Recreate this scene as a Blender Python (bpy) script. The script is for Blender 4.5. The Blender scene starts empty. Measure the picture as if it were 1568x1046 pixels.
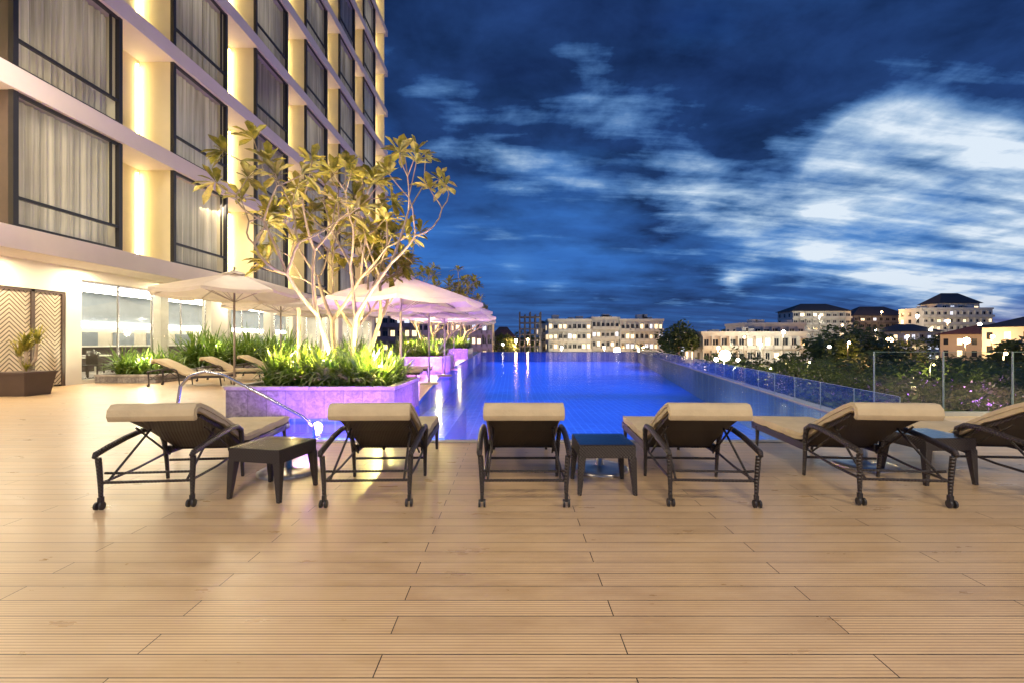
import bpy, math, random
from mathutils import Vector, Matrix
random.seed(7)
R=random.random
def U(a,b): return a+(b-a)*random.random()
scene=bpy.context.scene
F=700.0; H=1.35
def wx(px,d): return (px-784)*d/F
def wz(py,d): return H+(523-py)*d/F

# ------------------------------------------------------------ node helpers
class NT:
    def __init__(s,tree): s.t=tree; s.n=tree.nodes; s.l=tree.links
    def new(s,typ,**k):
        n=s.n.new(typ)
        for a,b in k.items(): setattr(n,a,b)
        return n
    def put(s,sock,v):
        if isinstance(v,bpy.types.NodeSocket): s.l.new(v,sock)
        elif v is not None: sock.default_value=v
    def m(s,op,a,b=None,c=None,clamp=False):
        n=s.new('ShaderNodeMath',operation=op,use_clamp=clamp)
        s.put(n.inputs[0],a)
        if b is not None: s.put(n.inputs[1],b)
        if c is not None: s.put(n.inputs[2],c)
        return n.outputs[0]
    def mix(s,f,a,b,bt='MIX'):
        n=s.new('ShaderNodeMixRGB',blend_type=bt)
        s.put(n.inputs[0],f)
        for i,v in ((1,a),(2,b)):
            if isinstance(v,tuple) and len(v)==3: v=v+(1,)
            s.put(n.inputs[i],v)
        return n.outputs[0]
    def noise(s,vec,scale,detail=4,rough=.55,dist=0):
        n=s.new('ShaderNodeTexNoise')
        if vec is not None: s.l.new(vec,n.inputs['Vector'])
        n.inputs['Scale'].default_value=scale; n.inputs['Detail'].default_value=detail
        n.inputs['Roughness'].default_value=rough; n.inputs['Distortion'].default_value=dist
        return n.outputs['Fac']
    def ramp(s,f,stops,interp='LINEAR'):
        n=s.new('ShaderNodeValToRGB'); s.l.new(f,n.inputs[0])
        cr=n.color_ramp; cr.interpolation=interp
        while len(cr.elements)<len(stops): cr.elements.new(.5)
        for e,(p,c) in zip(cr.elements,stops):
            e.position=p; e.color=(c+(1,)) if len(c)==3 else c
        return n.outputs[0]
    def mapping(s,vec,scale=(1,1,1),loc=(0,0,0),rot=(0,0,0)):
        n=s.new('ShaderNodeMapping'); s.l.new(vec,n.inputs[0])
        n.inputs['Scale'].default_value=scale; n.inputs['Location'].default_value=loc; n.inputs['Rotation'].default_value=rot
        return n.outputs[0]
    def bump(s,h,strength=.3,dist=.01):
        n=s.new('ShaderNodeBump'); s.l.new(h,n.inputs['Height'])
        n.inputs['Strength'].default_value=strength; n.inputs['Distance'].default_value=dist
        return n.outputs[0]

def newmat(name):
    m=bpy.data.materials.new(name); m.use_nodes=True
    t=NT(m.node_tree); b=m.node_tree.nodes['Principled BSDF']
    return m,t,b
def pmat(name,col,rough=.6,var=.15,vs=3.0,bump=.0,bs=60,metal=0,spec=.5,emit=None,es=0,stretch=(1,1,1)):
    m,t,b=newmat(name)
    tc=t.new('ShaderNodeTexCoord').outputs['Object']
    v=t.mapping(tc,stretch)
    n=t.noise(v,vs,6,.6)
    lo=tuple(c*(1-var) for c in col); hi=tuple(min(1,c*(1+var)) for c in col)
    c=t.ramp(n,[(.3,lo),(.7,hi)])
    t.l.new(c,b.inputs['Base Color'])
    b.inputs['Roughness'].default_value=rough; b.inputs['Metallic'].default_value=metal
    b.inputs['Specular IOR Level'].default_value=spec
    if bump>0:
        t.l.new(t.bump(t.noise(v,bs,4),bump,.01),b.inputs['Normal'])
    if emit:
        b.inputs['Emission Color'].default_value=emit+(1,); b.inputs['Emission Strength'].default_value=es
    return m
def emat(name,col,s):
    m,t,b=newmat(name)
    b.inputs['Base Color'].default_value=(.8,.8,.8,1)
    b.inputs['Emission Color'].default_value=col+(1,); b.inputs['Emission Strength'].default_value=s
    return m
def schlick(t,f0,cap=1.0,normal=None):
    lw=t.new('ShaderNodeLayerWeight'); lw.inputs['Blend'].default_value=.5
    if normal is not None: t.l.new(normal,lw.inputs['Normal'])
    p=t.m('POWER',lw.outputs['Facing'],5.)
    return t.m('MINIMUM',t.m('MULTIPLY_ADD',p,1-f0,f0),cap)
def glassmat(name,tint=(.9,.97,.95),f0=.06,cap=.8,rough=.02):
    m,t,b=newmat(name); t.n.remove(b)
    out=t.n['Material Output']
    tr=t.new('ShaderNodeBsdfTransparent'); tr.inputs[0].default_value=tint+(1,)
    gl=t.new('ShaderNodeBsdfGlossy'); gl.inputs['Roughness'].default_value=rough
    mx=t.new('ShaderNodeMixShader'); t.l.new(schlick(t,f0,cap),mx.inputs[0]); t.l.new(tr.outputs[0],mx.inputs[1]); t.l.new(gl.outputs[0],mx.inputs[2])
    t.l.new(mx.outputs[0],out.inputs[0])
    return m

# ------------------------------------------------------------ mesh builder
class MB:
    def __init__(s): s.v=[];s.f=[];s.m=[]
    def face(s,pts,mi=0):
        i=len(s.v); s.v+= [tuple(p) for p in pts]; s.f.append(tuple(range(i,i+len(pts)))); s.m.append(mi)
    def box(s,x0,x1,y0,y1,z0,z1,mi=0):
        i=len(s.v)
        s.v+=[(x0,y0,z0),(x1,y0,z0),(x1,y1,z0),(x0,y1,z0),(x0,y0,z1),(x1,y0,z1),(x1,y1,z1),(x0,y1,z1)]
        for q in ((0,3,2,1),(4,5,6,7),(0,1,5,4),(1,2,6,5),(2,3,7,6),(3,0,4,7)):
            s.f.append(tuple(i+k for k in q)); s.m.append(mi)
    def hexa(s,b,t,mi=0):
        i=len(s.v); s.v+=[tuple(p) for p in b]+[tuple(p) for p in t]
        for q in ((0,3,2,1),(4,5,6,7),(0,1,5,4),(1,2,6,5),(2,3,7,6),(3,0,4,7)):
            s.f.append(tuple(i+k for k in q)); s.m.append(mi)
    def tube(s,pts,rad,n=8,mi=0,cap=True,sx=1.0):
        pts=[Vector(p) for p in pts]
        if not hasattr(rad,'__len__'): rad=[rad]*len(pts)
        base=len(s.v); up=None
        for k,p in enumerate(pts):
            if k==0: d=pts[1]-pts[0]
            elif k==len(pts)-1: d=pts[-1]-pts[-2]
            else: d=pts[k+1]-pts[k-1]
            d.normalize()
            if up is None:
                a=Vector((1,0,0)) if abs(d.x)<.8 else Vector((0,1,0))
                up=(a-d*a.dot(d)).normalized()
            else:
                up=(up-d*up.dot(d))
                up=up.normalized() if up.length>1e-5 else d.orthogonal().normalized()
            w=d.cross(up)
            for j in range(n):
                t=2*math.pi*j/n
                q=p+up*(math.cos(t)*rad[k]*sx)+w*(math.sin(t)*rad[k])
                s.v.append(tuple(q))
        for k in range(len(pts)-1):
            for j in range(n):
                a=base+k*n+j; b=base+k*n+(j+1)%n
                s.f.append((a,b,b+n,a+n)); s.m.append(mi)
        if cap:
            s.f.append(tuple(base+j for j in reversed(range(n)))); s.m.append(mi)
            e=base+(len(pts)-1)*n
            s.f.append(tuple(e+j for j in range(n))); s.m.append(mi)
    def lathe(s,c,prof,n=24,mi=0):
        base=len(s.v)
        for r,z in prof:
            for j in range(n):
                t=2*math.pi*j/n; s.v.append((c[0]+r*math.cos(t),c[1]+r*math.sin(t),c[2]+z))
        for k in range(len(prof)-1):
            for j in range(n):
                a=base+k*n+j; b=base+k*n+(j+1)%n
                s.f.append((a,b,b+n,a+n)); s.m.append(mi)
    def sphere(s,c,r,mi=0,n=12,k=8):
        s.lathe(c,[(max(.0005,r*math.sin(math.pi*i/k)),-r*math.cos(math.pi*i/k)) for i in range(k+1)],n,mi)
    def obj(s,name,mats,parent=None,smooth=False,bevel=0,loc=None):
        me=bpy.data.meshes.new(name); me.from_pydata(s.v,[],s.f)
        for m in mats: me.materials.append(m)
        me.polygons.foreach_set('material_index',s.m)
        if smooth: me.polygons.foreach_set('use_smooth',[True]*len(s.f))
        me.update()
        o=bpy.data.objects.new(name,me); scene.collection.objects.link(o)
        if parent: o.parent=parent
        if loc: o.location=loc
        if bevel:
            b=o.modifiers.new('bevel','BEVEL'); b.width=bevel; b.segments=2; b.limit_method='ANGLE'
        return o
def empty(name,loc=(0,0,0),rz=0):
    e=bpy.data.objects.new(name,None); scene.collection.objects.link(e); e.location=loc; e.rotation_euler=(0,0,rz); e.empty_display_size=.2
    return e
def dup(o,parent,name):
    c=bpy.data.objects.new(name,o.data); scene.collection.objects.link(c); c.parent=parent
    for m in o.modifiers:
        b=c.modifiers.new(m.name,m.type)
        if m.type=='BEVEL': b.width=m.width; b.segments=m.segments; b.limit_method='ANGLE'
    return c
def lamp(name,typ,loc,energy,col,size=.3,target=None,size_y=None,parent=None,spot=None):
    l=bpy.data.lights.new(name,typ); l.energy=energy; l.color=col
    if typ=='AREA':
        l.size=size
        if size_y: l.shape='RECTANGLE'; l.size_y=size_y
    elif typ in('POINT','SPOT'): l.shadow_soft_size=size
    if spot: l.spot_size=math.radians(spot); l.spot_blend=.6
    o=bpy.data.objects.new(name,l); scene.collection.objects.link(o); o.location=loc
    if target:
        o.rotation_euler=(Vector(target)-Vector(loc)).to_track_quat('-Z','Y').to_euler()
    if parent: o.parent=parent
    return o

# ------------------------------------------------------------ materials
cream=pmat('cream_render',(.68,.59,.37),.75,.05,.8,.1,40)
ledgeM=pmat('ledge_paint',(.58,.50,.45),.7,.05,1)
whiteM=pmat('white_render',(.68,.63,.53),.7,.04,.7)
blackF=pmat('dark_frame',(.02,.018,.018),.35,.1)
brownM=pmat('brown_panel',(.07,.045,.035),.5,.1)
stripM=emat('niche_strip_light',(1,.83,.42),34)
winGlass=glassmat('window_glass',(.90,.93,.95),.07,.45,.03)
railGlass=glassmat('rail_glass',(.84,.92,.90),.10,.5,.02)
steel=pmat('brushed_steel',(.6,.6,.62),.25,.05,metal=1)
cushM=pmat('cushion_canvas',(.47,.375,.23),.9,.09,5,.6,14)
concreteM=pmat('concrete',(.3,.28,.26),.8,.15,1.5,.2,30)

wick,t,b=newmat('dark_wicker')
tc=t.new('ShaderNodeTexCoord').outputs['Object']
sx=t.new('ShaderNodeSeparateXYZ'); t.l.new(tc,sx.inputs[0])
a1=t.m('SINE',t.m('MULTIPLY',t.m('ADD',sx.outputs[0],sx.outputs[1]),230.))
a2=t.m('SINE',t.m('MULTIPLY',sx.outputs[2],230.))
pr=t.m('MULTIPLY',a1,a2)
c=t.ramp(t.m('MULTIPLY_ADD',pr,.5,.5),[(.15,(.006,.005,.005)),(.85,(.045,.030,.024))])
t.l.new(c,b.inputs['Base Color']); b.inputs['Roughness'].default_value=.42
t.l.new(t.bump(pr,.8,.005),b.inputs['Normal'])

# deck
deckM,t,b=newmat('composite_decking')
tc=t.new('ShaderNodeTexCoord').outputs['Object']
v=t.mapping(tc,(1,1,1),(.56+2.12*10,.138*100-.043,0))
br=t.new('ShaderNodeTexBrick'); t.l.new(v,br.inputs['Vector'])
br.offset=.5; br.offset_frequency=2; br.squash=1
for k,val in (('Scale',1),('Mortar Size',.0026),('Mortar Smooth',.1),('Bias',0),('Brick Width',2.12),('Row Height',.138)): br.inputs[k].default_value=val
br.inputs['Color1'].default_value=(0,0,0,1); br.inputs['Color2'].default_value=(1,1,1,1); br.inputs['Mortar'].default_value=(.5,.5,.5,1)
grain=t.noise(t.mapping(tc,(1.2,45,1)),3,7,.65)
blot=t.noise(t.mapping(tc,(1,3,1)),2.2,5,.6)
big=t.noise(tc,.45,3)
col=t.mix(br.outputs['Color'],(.42,.28,.145),(.62,.435,.24))
col=t.mix(t.m('MULTIPLY',grain,.6),col,(.31,.195,.095))
col=t.mix(t.m('MULTIPLY',t.m('SUBTRACT',blot,.35,clamp=True),1.3),col,(.68,.50,.30))
col=t.mix(t.m('MULTIPLY',big,.3),col,(.66,.465,.27))
sy=t.new('ShaderNodeSeparateXYZ'); t.l.new(tc,sy.inputs[0])
gr=t.m('SINE',t.m('MULTIPLY',sy.outputs[1],2*math.pi/(.138/7)))
grm=t.m('GREATER_THAN',gr,.62)
gfac=t.m('MULTIPLY',grm,t.m('MULTIPLY_ADD',br.outputs['Color'],.34,.24))
col=t.mix(gfac,col,(.17,.095,.042))
col=t.mix(br.outputs['Fac'],col,(.03,.018,.01))
t.l.new(col,b.inputs['Base Color']); 
t.l.new(t.m('MULTIPLY_ADD',blot,.4,.14),b.inputs['Roughness'])
b.inputs['Specular IOR Level'].default_value=.5
hh=t.m('ADD',t.m('MULTIPLY',grm,-.3),t.m('MULTIPLY',br.outputs['Fac'],-1.))
t.l.new(t.bump(hh,.5,.004),b.inputs['Normal'])

# stone planter
stoneM,t,b=newmat('grey_stone_tile')
tc=t.new('ShaderNodeTexCoord').outputs['Object']
sx=t.new('ShaderNodeSeparateXYZ'); t.l.new(tc,sx.inputs[0])
cb=t.new('ShaderNodeCombineXYZ'); t.l.new(t.m('ADD',sx.outputs[0],sx.outputs[1]),cb.inputs[0]); t.l.new(sx.outputs[2],cb.inputs[1])
br=t.new('ShaderNodeTexBrick'); t.l.new(cb.outputs[0],br.inputs['Vector']); br.offset=0
for k,val in (('Scale',1),('Mortar Size',.004),('Brick Width',.34),('Row Height',.48)): br.inputs[k].default_value=val
br.inputs['Color1'].default_value=(.22,.20,.19,1); br.inputs['Color2'].default_value=(.34,.31,.29,1); br.inputs['Mortar'].default_value=(.07,.065,.06,1)
n=t.noise(tc,9,8,.7,1.2)
col=t.mix(t.ramp(n,[(.38,(0,0,0)),(.62,(.8,.8,.8))]),br.outputs['Color'],(.09,.08,.075))
t.l.new(col,b.inputs['Base Color']); b.inputs['Roughness'].default_value=.5
t.l.new(t.bump(n,.4,.015),b.inputs['Normal'])
copeM=pmat('stone_coping',(.34,.31,.27),.6,.25,7,.2,50)

# pool
tileM,t,b=newmat('pool_mosaic')
tc=t.new('ShaderNodeTexCoord').outputs['Object']
br=t.new('ShaderNodeTexBrick'); t.l.new(tc,br.inputs['Vector']); br.offset=0
for k,val in (('Scale',1),('Mortar Size',.018),('Brick Width',.24),('Row Height',.24)): br.inputs[k].default_value=val
br.inputs['Color1'].default_value=(.03,.12,.46,1); br.inputs['Color2'].default_value=(.08,.24,.68,1); br.inputs['Mortar'].default_value=(.22,.46,.9,1)
n=t.noise(tc,.35,3)
col=t.mix(n,br.outputs['Color'],(.03,.10,.48))
t.l.new(col,b.inputs['Base Color']); b.inputs['Roughness'].default_value=.5
waterM,t,b=newmat('pool_water'); t.n.remove(b)
out=t.n['Material Output']
tc=t.new('ShaderNodeTexCoord').outputs['Object']
n1=t.noise(t.mapping(tc,(1,1,1)),1.8,5,.55,.4)
bmp=t.bump(n1,.12,.08)
tr=t.new('ShaderNodeBsdfTransparent'); tr.inputs[0].default_value=(.68,.84,1,1)
gl=t.new('ShaderNodeBsdfGlossy'); gl.inputs['Roughness'].default_value=.11; t.l.new(bmp,gl.inputs['Normal'])
f=schlick(t,.03,.42,bmp)
mx=t.new('ShaderNodeMixShader'); t.l.new(f,mx.inputs[0]); t.l.new(tr.outputs[0],mx.inputs[1]); t.l.new(gl.outputs[0],mx.inputs[2])
t.l.new(mx.outputs[0],out.inputs[0])

def leafmat(name,c1,c2,sc=6,trans=.25):
    m,t,b=newmat(name); out=t.n['Material Output']
    tc=t.new('ShaderNodeTexCoord').outputs['Object']
    n=t.noise(tc,sc,3,.7)
    col=t.ramp(n,[(.35,c1),(.65,c2)])
    t.l.new(col,b.inputs['Base Color']); b.inputs['Roughness'].default_value=.45
    tl=t.new('ShaderNodeBsdfTranslucent'); t.l.new(col,tl.inputs[0])
    mx=t.new('ShaderNodeMixShader'); mx.inputs[0].default_value=trans
    t.l.new(b.outputs[0],mx.inputs[1]); t.l.new(tl.outputs[0],mx.inputs[2]); t.l.new(mx.outputs[0],out.inputs[0])
    return m
plumLeaf=leafmat('frangipani_leaf',(.11,.12,.015),(.46,.38,.06),5,.4)
lilyLeaf=leafmat('strap_leaf',(.03,.085,.012),(.18,.26,.03),7,.35)
darkLeaf=leafmat('tree_foliage',(.03,.055,.012),(.11,.14,.03),1.6,.25)
barkM=pmat('pale_bark',(.34,.26,.17),.8,.3,9,.6,40)
soilM=pmat('soil',(.05,.035,.02),.9)

# ------------------------------------------------------------ sky
w=bpy.data.worlds.new('World'); scene.world=w; w.use_nodes=True
t=NT(w.node_tree); bg=t.n['Background']
g=t.new('ShaderNodeTexCoord').outputs['Generated']
sp=t.new('ShaderNodeSeparateXYZ'); t.l.new(g,sp.inputs[0])
zz=t.m('MAXIMUM',sp.outputs[2],0.)
zc=t.m('ADD',zz,.18)
cb=t.new('ShaderNodeCombineXYZ'); t.l.new(t.m('DIVIDE',sp.outputs[0],zc),cb.inputs[0]); t.l.new(t.m('DIVIDE',sp.outputs[1],zc),cb.inputs[1])
Pv=cb.outputs[0]
n_big=t.noise(t.mapping(Pv,(.8,1.0,1),(3.1,1.7,0),(0,0,-.3)),1.1,7,.55,.1)
n_det=t.noise(t.mapping(Pv,(1.,1.2,1),(8.1,2.7,0),(0,0,-.35)),2.3,9,.58,.15)
n_w=t.noise(t.mapping(Pv,(.6,3.4,1),(0.4,7,0),(0,0,-.30)),1.8,8,.54,.25)
n_c=t.noise(t.mapping(Pv,(1,1,1),(5.4,1.2,0)),3.6,8,.58,.2)
def lobe(px,py,sg,wt):
    c=Vector(((px-784)/F,1,(523-py)/F)).normalized()
    d=t.new('ShaderNodeVectorMath',operation='DOT_PRODUCT'); t.l.new(g,d.inputs[0]); d.inputs[1].default_value=c
    p=t.m('POWER',t.m('MAXIMUM',d.outputs['Value'],0.),1/(sg*sg))
    return t.m('MULTIPLY',p,wt)
def lobes(L):
    s_=None
    for a in L:
        q=lobe(*a); s_=q if s_ is None else t.m('ADD',s_,q)
    return s_
grd=t.ramp(zz,[(0,(.024,.055,.17)),(.06,(.025,.08,.27)),(.16,(.032,.14,.48)),(.30,(.028,.135,.50)),(.50,(.010,.05,.24)),(1,(.004,.015,.07))])
Lb=[(1340,200,.045,1.3),(1290,250,.045,1.2),(1385,225,.04,.8),(1470,268,.06,.8),(1550,258,.06,.7),(1440,320,.07,.9),(1370,340,.05,.6),(1520,390,.06,1.1),(1430,395,.06,.9),(1480,432,.035,.8),(1190,222,.03,.7),(925,115,.045,.45),(860,95,.035,.3),(1015,120,.025,.3),
   (690,200,.07,.3),(790,225,.06,.35),(880,255,.05,.4),(970,280,.05,.55),(1060,300,.05,.75),(1150,315,.05,.7),(1240,330,.06,.75),(1320,300,.05,.6),(1100,350,.05,.4),(760,320,.07,.25),(900,340,.06,.2),(1120,430,.018,1.0),(790,412,.025,.7),(850,443,.025,.4),(1250,395,.03,.9),(1160,402,.03,.6),(1340,402,.04,.9)]
sb=t.m('MINIMUM',lobes(Lb),1.25)
nn=t.m('ADD',t.m('ADD',t.m('MULTIPLY',n_det,.4),t.m('MULTIPLY',n_w,.4)),t.m('MULTIPLY',n_c,.2))
nn=t.m('MULTIPLY_ADD',nn,1.7,-.35)
bv=t.m('MULTIPLY',t.m('SUBTRACT',t.m('MULTIPLY_ADD',sb,.28,nn),.60),3.0,clamp=True)
Ld=[(1450,50,.28,1.0),(1100,55,.14,.8),(1060,185,.09,1.2),(940,200,.06,.6),(700,90,.16,.9),(700,20,.2,.8),(1250,110,.12,1.0),(1560,150,.10,1.0),(1490,350,.025,.5),(1555,325,.04,1.1),(1225,275,.035,.8),(1130,250,.06,.9),(780,370,.10,.2),(1000,400,.12,.3),(1100,470,.2,.2),(900,20,.2,.8)]
sd=t.m('MINIMUM',lobes(Ld),1.3)
dv_=t.m('MULTIPLY',t.m('SUBTRACT',t.m('ADD',t.m('MULTIPLY',sd,.24),t.m('MULTIPLY_ADD',n_det,.4,t.m('MULTIPLY',n_big,.6))),.53),4.2,clamp=True)
cl=t.mix(t.m('MULTIPLY',t.m('SUBTRACT',n_w,.38,clamp=True),2.4,clamp=True),grd,(.045,.19,.60))
cl=t.mix(t.m('MULTIPLY',sb,.36,clamp=True),cl,(.10,.30,.70))
dcol=t.mix(t.m('MULTIPLY',t.m('SUBTRACT',n_c,.3,clamp=True),2.4,clamp=True),(.003,.010,.045),(.018,.055,.20))
cl=t.mix(t.m('MULTIPLY',dv_,.92),cl,dcol)
bcol=t.ramp(bv,[(0,(.06,.22,.62)),(.35,(.18,.40,.80)),(.7,(.46,.65,.89)),(1,(.74,.84,.95))])
cl=t.mix(t.m('POWER',bv,.8),cl,bcol)
hz=t.m('POWER',t.m('SUBTRACT',1.,zz,clamp=True),30.)
cl=t.mix(t.m('MULTIPLY',hz,.75),cl,(.030,.075,.22))
pk=t.m('MULTIPLY',lobe(1560,478,.09,1.),t.m('MULTIPLY',n_w,t.m('POWER',t.m('SUBTRACT',1.,zz,clamp=True),30.)))
cl=t.mix(t.m('MULTIPLY',pk,.7,clamp=True),cl,(.50,.16,.26))
sk=t.new('ShaderNodeTexSky',sky_type='NISHITA'); sk.sun_disc=False; sk.sun_elevation=math.radians(1); sk.sun_rotation=math.radians(120)
cl=t.mix(.004,cl,sk.outputs[0],'ADD')
t.l.new(cl,bg.inputs[0]); bg.inputs[1].default_value=1.0

# ------------------------------------------------------------ camera
cam=bpy.data.cameras.new('camera'); co=bpy.data.objects.new('camera',cam); scene.collection.objects.link(co)
co.location=(0,0,H); co.rotation_euler=(math.pi/2,0,0); cam.sensor_width=36; cam.lens=F/1568*36; cam.clip_end=5000; cam.clip_start=.05
scene.camera=co
scene.view_settings.view_transform='Standard'

# ------------------------------------------------------------ ground
mb=MB(); mb.face([(-3000,-600,-12),(3000,-600,-12),(3000,4000,-12),(-3000,4000,-12)])
mb.obj('ground',[pmat('city_ground',(.05,.055,.04),.9,.4,.02)])
mb=MB()
prev=None
for i in range(121):
    x=-1500+i*25; z=-12+ 16+6*math.sin(i*.21)+4*math.sin(i*.53+1)+2*R()
    if prev: mb.face([(prev[0],900,-12),(x,900,-12),(x,960,z),(prev[0],960,prev[1])])
    prev=(x,z)
mb.obj('hills',[pmat('far_hills',(.03,.04,.03),.9,.4,.02)])

# ------------------------------------------------------------ deck and pool
DR=[(-3.9,6.26),(-3.9,8.07),(-2.1,8.07),(-2.1,10.2),(-3.0,20),(-4.2,62)]
mb=MB()
mb.face([(-16,-8,0),(14,-8,0),(14,6.26,0),(-16,6.26,0)])
mb.face([(-16,6.26,0)]+[(x,y,0) for x,y in DR]+[(-16,62,0)])
mb.face([(5.98,6.26,0),(14,6.26,0),(14,8.3,0),(6.36,8.3,0)])
mb.obj('wooden_deck',[deckM])
pool=[(-3.9,6.26),(5.7,6.26),(17.04,62),(-4.2,62),(-3.0,20),(-2.1,10.2),(-2.1,8.07),(-3.9,8.07)]
pe=empty('swimming_pool')
mb=MB()
mb.face([(x,y,-1.3) for x,y in pool])
for i in range(len(pool)):
    a=pool[i]; c=pool[(i+1)%len(pool)]
    mb.face([(a[0],a[1],-1.3),(c[0],c[1],-1.3),(c[0],c[1],-.06 if i in(1,2) else -.001),(a[0],a[1],-.06 if i in(1,2) else -.001)])
mb.obj('basin',[tileM],pe)
mb=MB(); mb.face([(x,y,-.055) for x,y in pool]); mb.obj('pool_water',[waterM],pe)
mb=MB()
mb.box(-3.9,5.7,6.12,6.26,.0,.012)
mb.box(-4.04,-3.9,6.12,8.07,.0,.012)
k=.2035
mb.hexa([(5.7,6.26,-12),(5.98,6.26,-12),(17.3,62,-12),(17.04,62,-12)],[(5.7,6.26,-.03),(5.98,6.26,-.03),(17.3,62,-.03),(17.04,62,-.03)],1)
mb.box(-4.2,17.3,62.01,62.3,-12,-.03,1)
mb.box(6.0,14,8.3,8.5,-12,.06,1)
mb.box(13.9,14.1,-8,8.3,-12,.06,1)
mb.obj('coping',[copeM,concreteM],pe)
mb=MB()
mb.box(-3.88,-2.12,7.6,8.06,-.9,-.25); mb.box(-3.88,-3.4,6.3,7.6,-1.2,-.5)
mb.box(-2.08,-1.2,8.1,12.0,-1.29,-.35)
mb.obj('pool_steps',[tileM],pe)
le=MB(); le.sphere((-3.17,7.45,-.03),.07)
le.obj('underwater_lamp',[emat('uw_lamp',(.62,.45,1),90)],pe)
VI=(.36,.10,1)
lamp('planter_wash','AREA',(-3.9,6.9,-.04),130,VI,.5,target=(-3.9,8.1,.28),size_y=.05,parent=pe)
lamp('planter_wash','AREA',(-2.7,6.9,-.04),100,VI,.5,target=(-2.7,8.1,.28),size_y=.05,parent=pe)
lamp('planter_wash','AREA',(-1.2,9.1,-.04),70,VI,1.2,target=(-2.1,9.1,.28),size_y=.05,parent=pe)
lamp('pool_side_lamp','POINT',(-3.0,6.75,.12),34,VI,.04,parent=pe)
lamp('pool_light','AREA',(-1.7,7.2,-.10),150,(.40,.74,1),.8,target=(-1.7,7.2,-2),parent=pe)
lamp('pool_light','AREA',(-3.0,7.0,-.10),70,(.45,.5,1),.8,target=(-3.0,7.0,-2),parent=pe)
BL=(.08,.21,1)
lamp('pool_light','AREA',(1.5,9,-.12),150,BL,7,target=(1.5,9,-2),size_y=5,parent=pe)
for (x,y,e,sx_,sy_) in [(2.5,17,450,9,9),(3.5,29,850,12,12),(5,44,1700,14,16),(6,56,1400,18,9)]:
    lamp('pool_light','AREA',(x,y,-.12),e,BL,sx_,target=(x,y,-2),size_y=sy_,parent=pe)
for x,y,e in((-3.4,12.2,240),(-3.3,15.8,240),(-3.4,18.6,200),(-3.9,33,300)):
    lamp('violet_uplight','AREA',(x,y,.06),e,(.45,.17,1),.35,target=(x+.45,y-.3,3),parent=pe)
lamp('planter_wash','AREA',(-3.9,18.0,.05),110,VI,1.4,target=(-3.9,19.2,.4),size_y=.06,parent=pe)
lamp('planter_wash','AREA',(-2.0,20.8,.0),110,VI,1.8,target=(-2.95,20.8,.4),size_y=.06,parent=pe)
lamp('planter_wash','AREA',(-4.5,34,.1),260,VI,1.8,target=(-4.5,36,.4),size_y=.1,parent=pe)

hr=empty('pool_handrail')
mb=MB()
pth=[(-4.72,6.45,0),(-4.72,6.45,.45),(-4.68,6.45,.72),(-4.55,6.46,.87),(-4.35,6.48,.93),(-4.1,6.5,.88),(-3.6,6.6,.58),(-3.1,6.75,.25),(-2.95,6.8,.1),(-2.92,6.8,-.4)]
mb.tube(pth,.022,10); mb.lathe((-4.72,6.45,0),[(.05,0),(.05,.015),(.02,.02)],16)
mb.obj('rail',[steel],hr,True)

# ------------------------------------------------------------ glass railings (single sheets)
gr_=empty('glass_railing')
mb=MB(); mb2=MB()
for i in range(6):
    x=6.64+1.27*i
    mb.face([(x+.03,8.39,.1),(x+1.24,8.39,.1),(x+1.24,8.39,1.16),(x+.03,8.39,1.16)]); mb2.box(x-.003,x+.007,8.37,8.40,.06,1.17)
    mb2.box(x+.03,x+1.24,8.387,8.393,1.16,1.165,1)
mb.obj('panes',[railGlass],gr_)
pale=pmat('glass_edge',(.16,.22,.21),.3)
mb2.obj('posts',[pale,pale],gr_)
gl2=empty('glass_pool_wall')
mb=MB(); mb2=MB()
L0=Vector((5.84,6.9,0)); dv=Vector((k,1,0)); nseg=43
for i in range(nseg):
    a=L0+dv*(1.27*i); c=L0+dv*(1.27*i+1.24)
    z0,z1=-.03,.52
    mb.face([(a.x,a.y,z0),(c.x,c.y,z0),(c.x,c.y,z1),(a.x,a.y,z1)])
    mb2.hexa([(a.x-.004,a.y,z1),(a.x+.004,a.y,z1),(c.x+.004,c.y,z1),(c.x-.004,c.y,z1)],[(a.x-.004,a.y,z1+.008),(a.x+.004,a.y,z1+.008),(c.x+.004,c.y,z1+.008),(c.x-.004,c.y,z1+.008)],1)
    mb2.box(a.x-.006,a.x+.006,a.y-.025,a.y-.012,z0,z1)
mb.obj('panes',[railGlass],gl2); mb2.obj('clips',[pale,pale],gl2)

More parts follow.
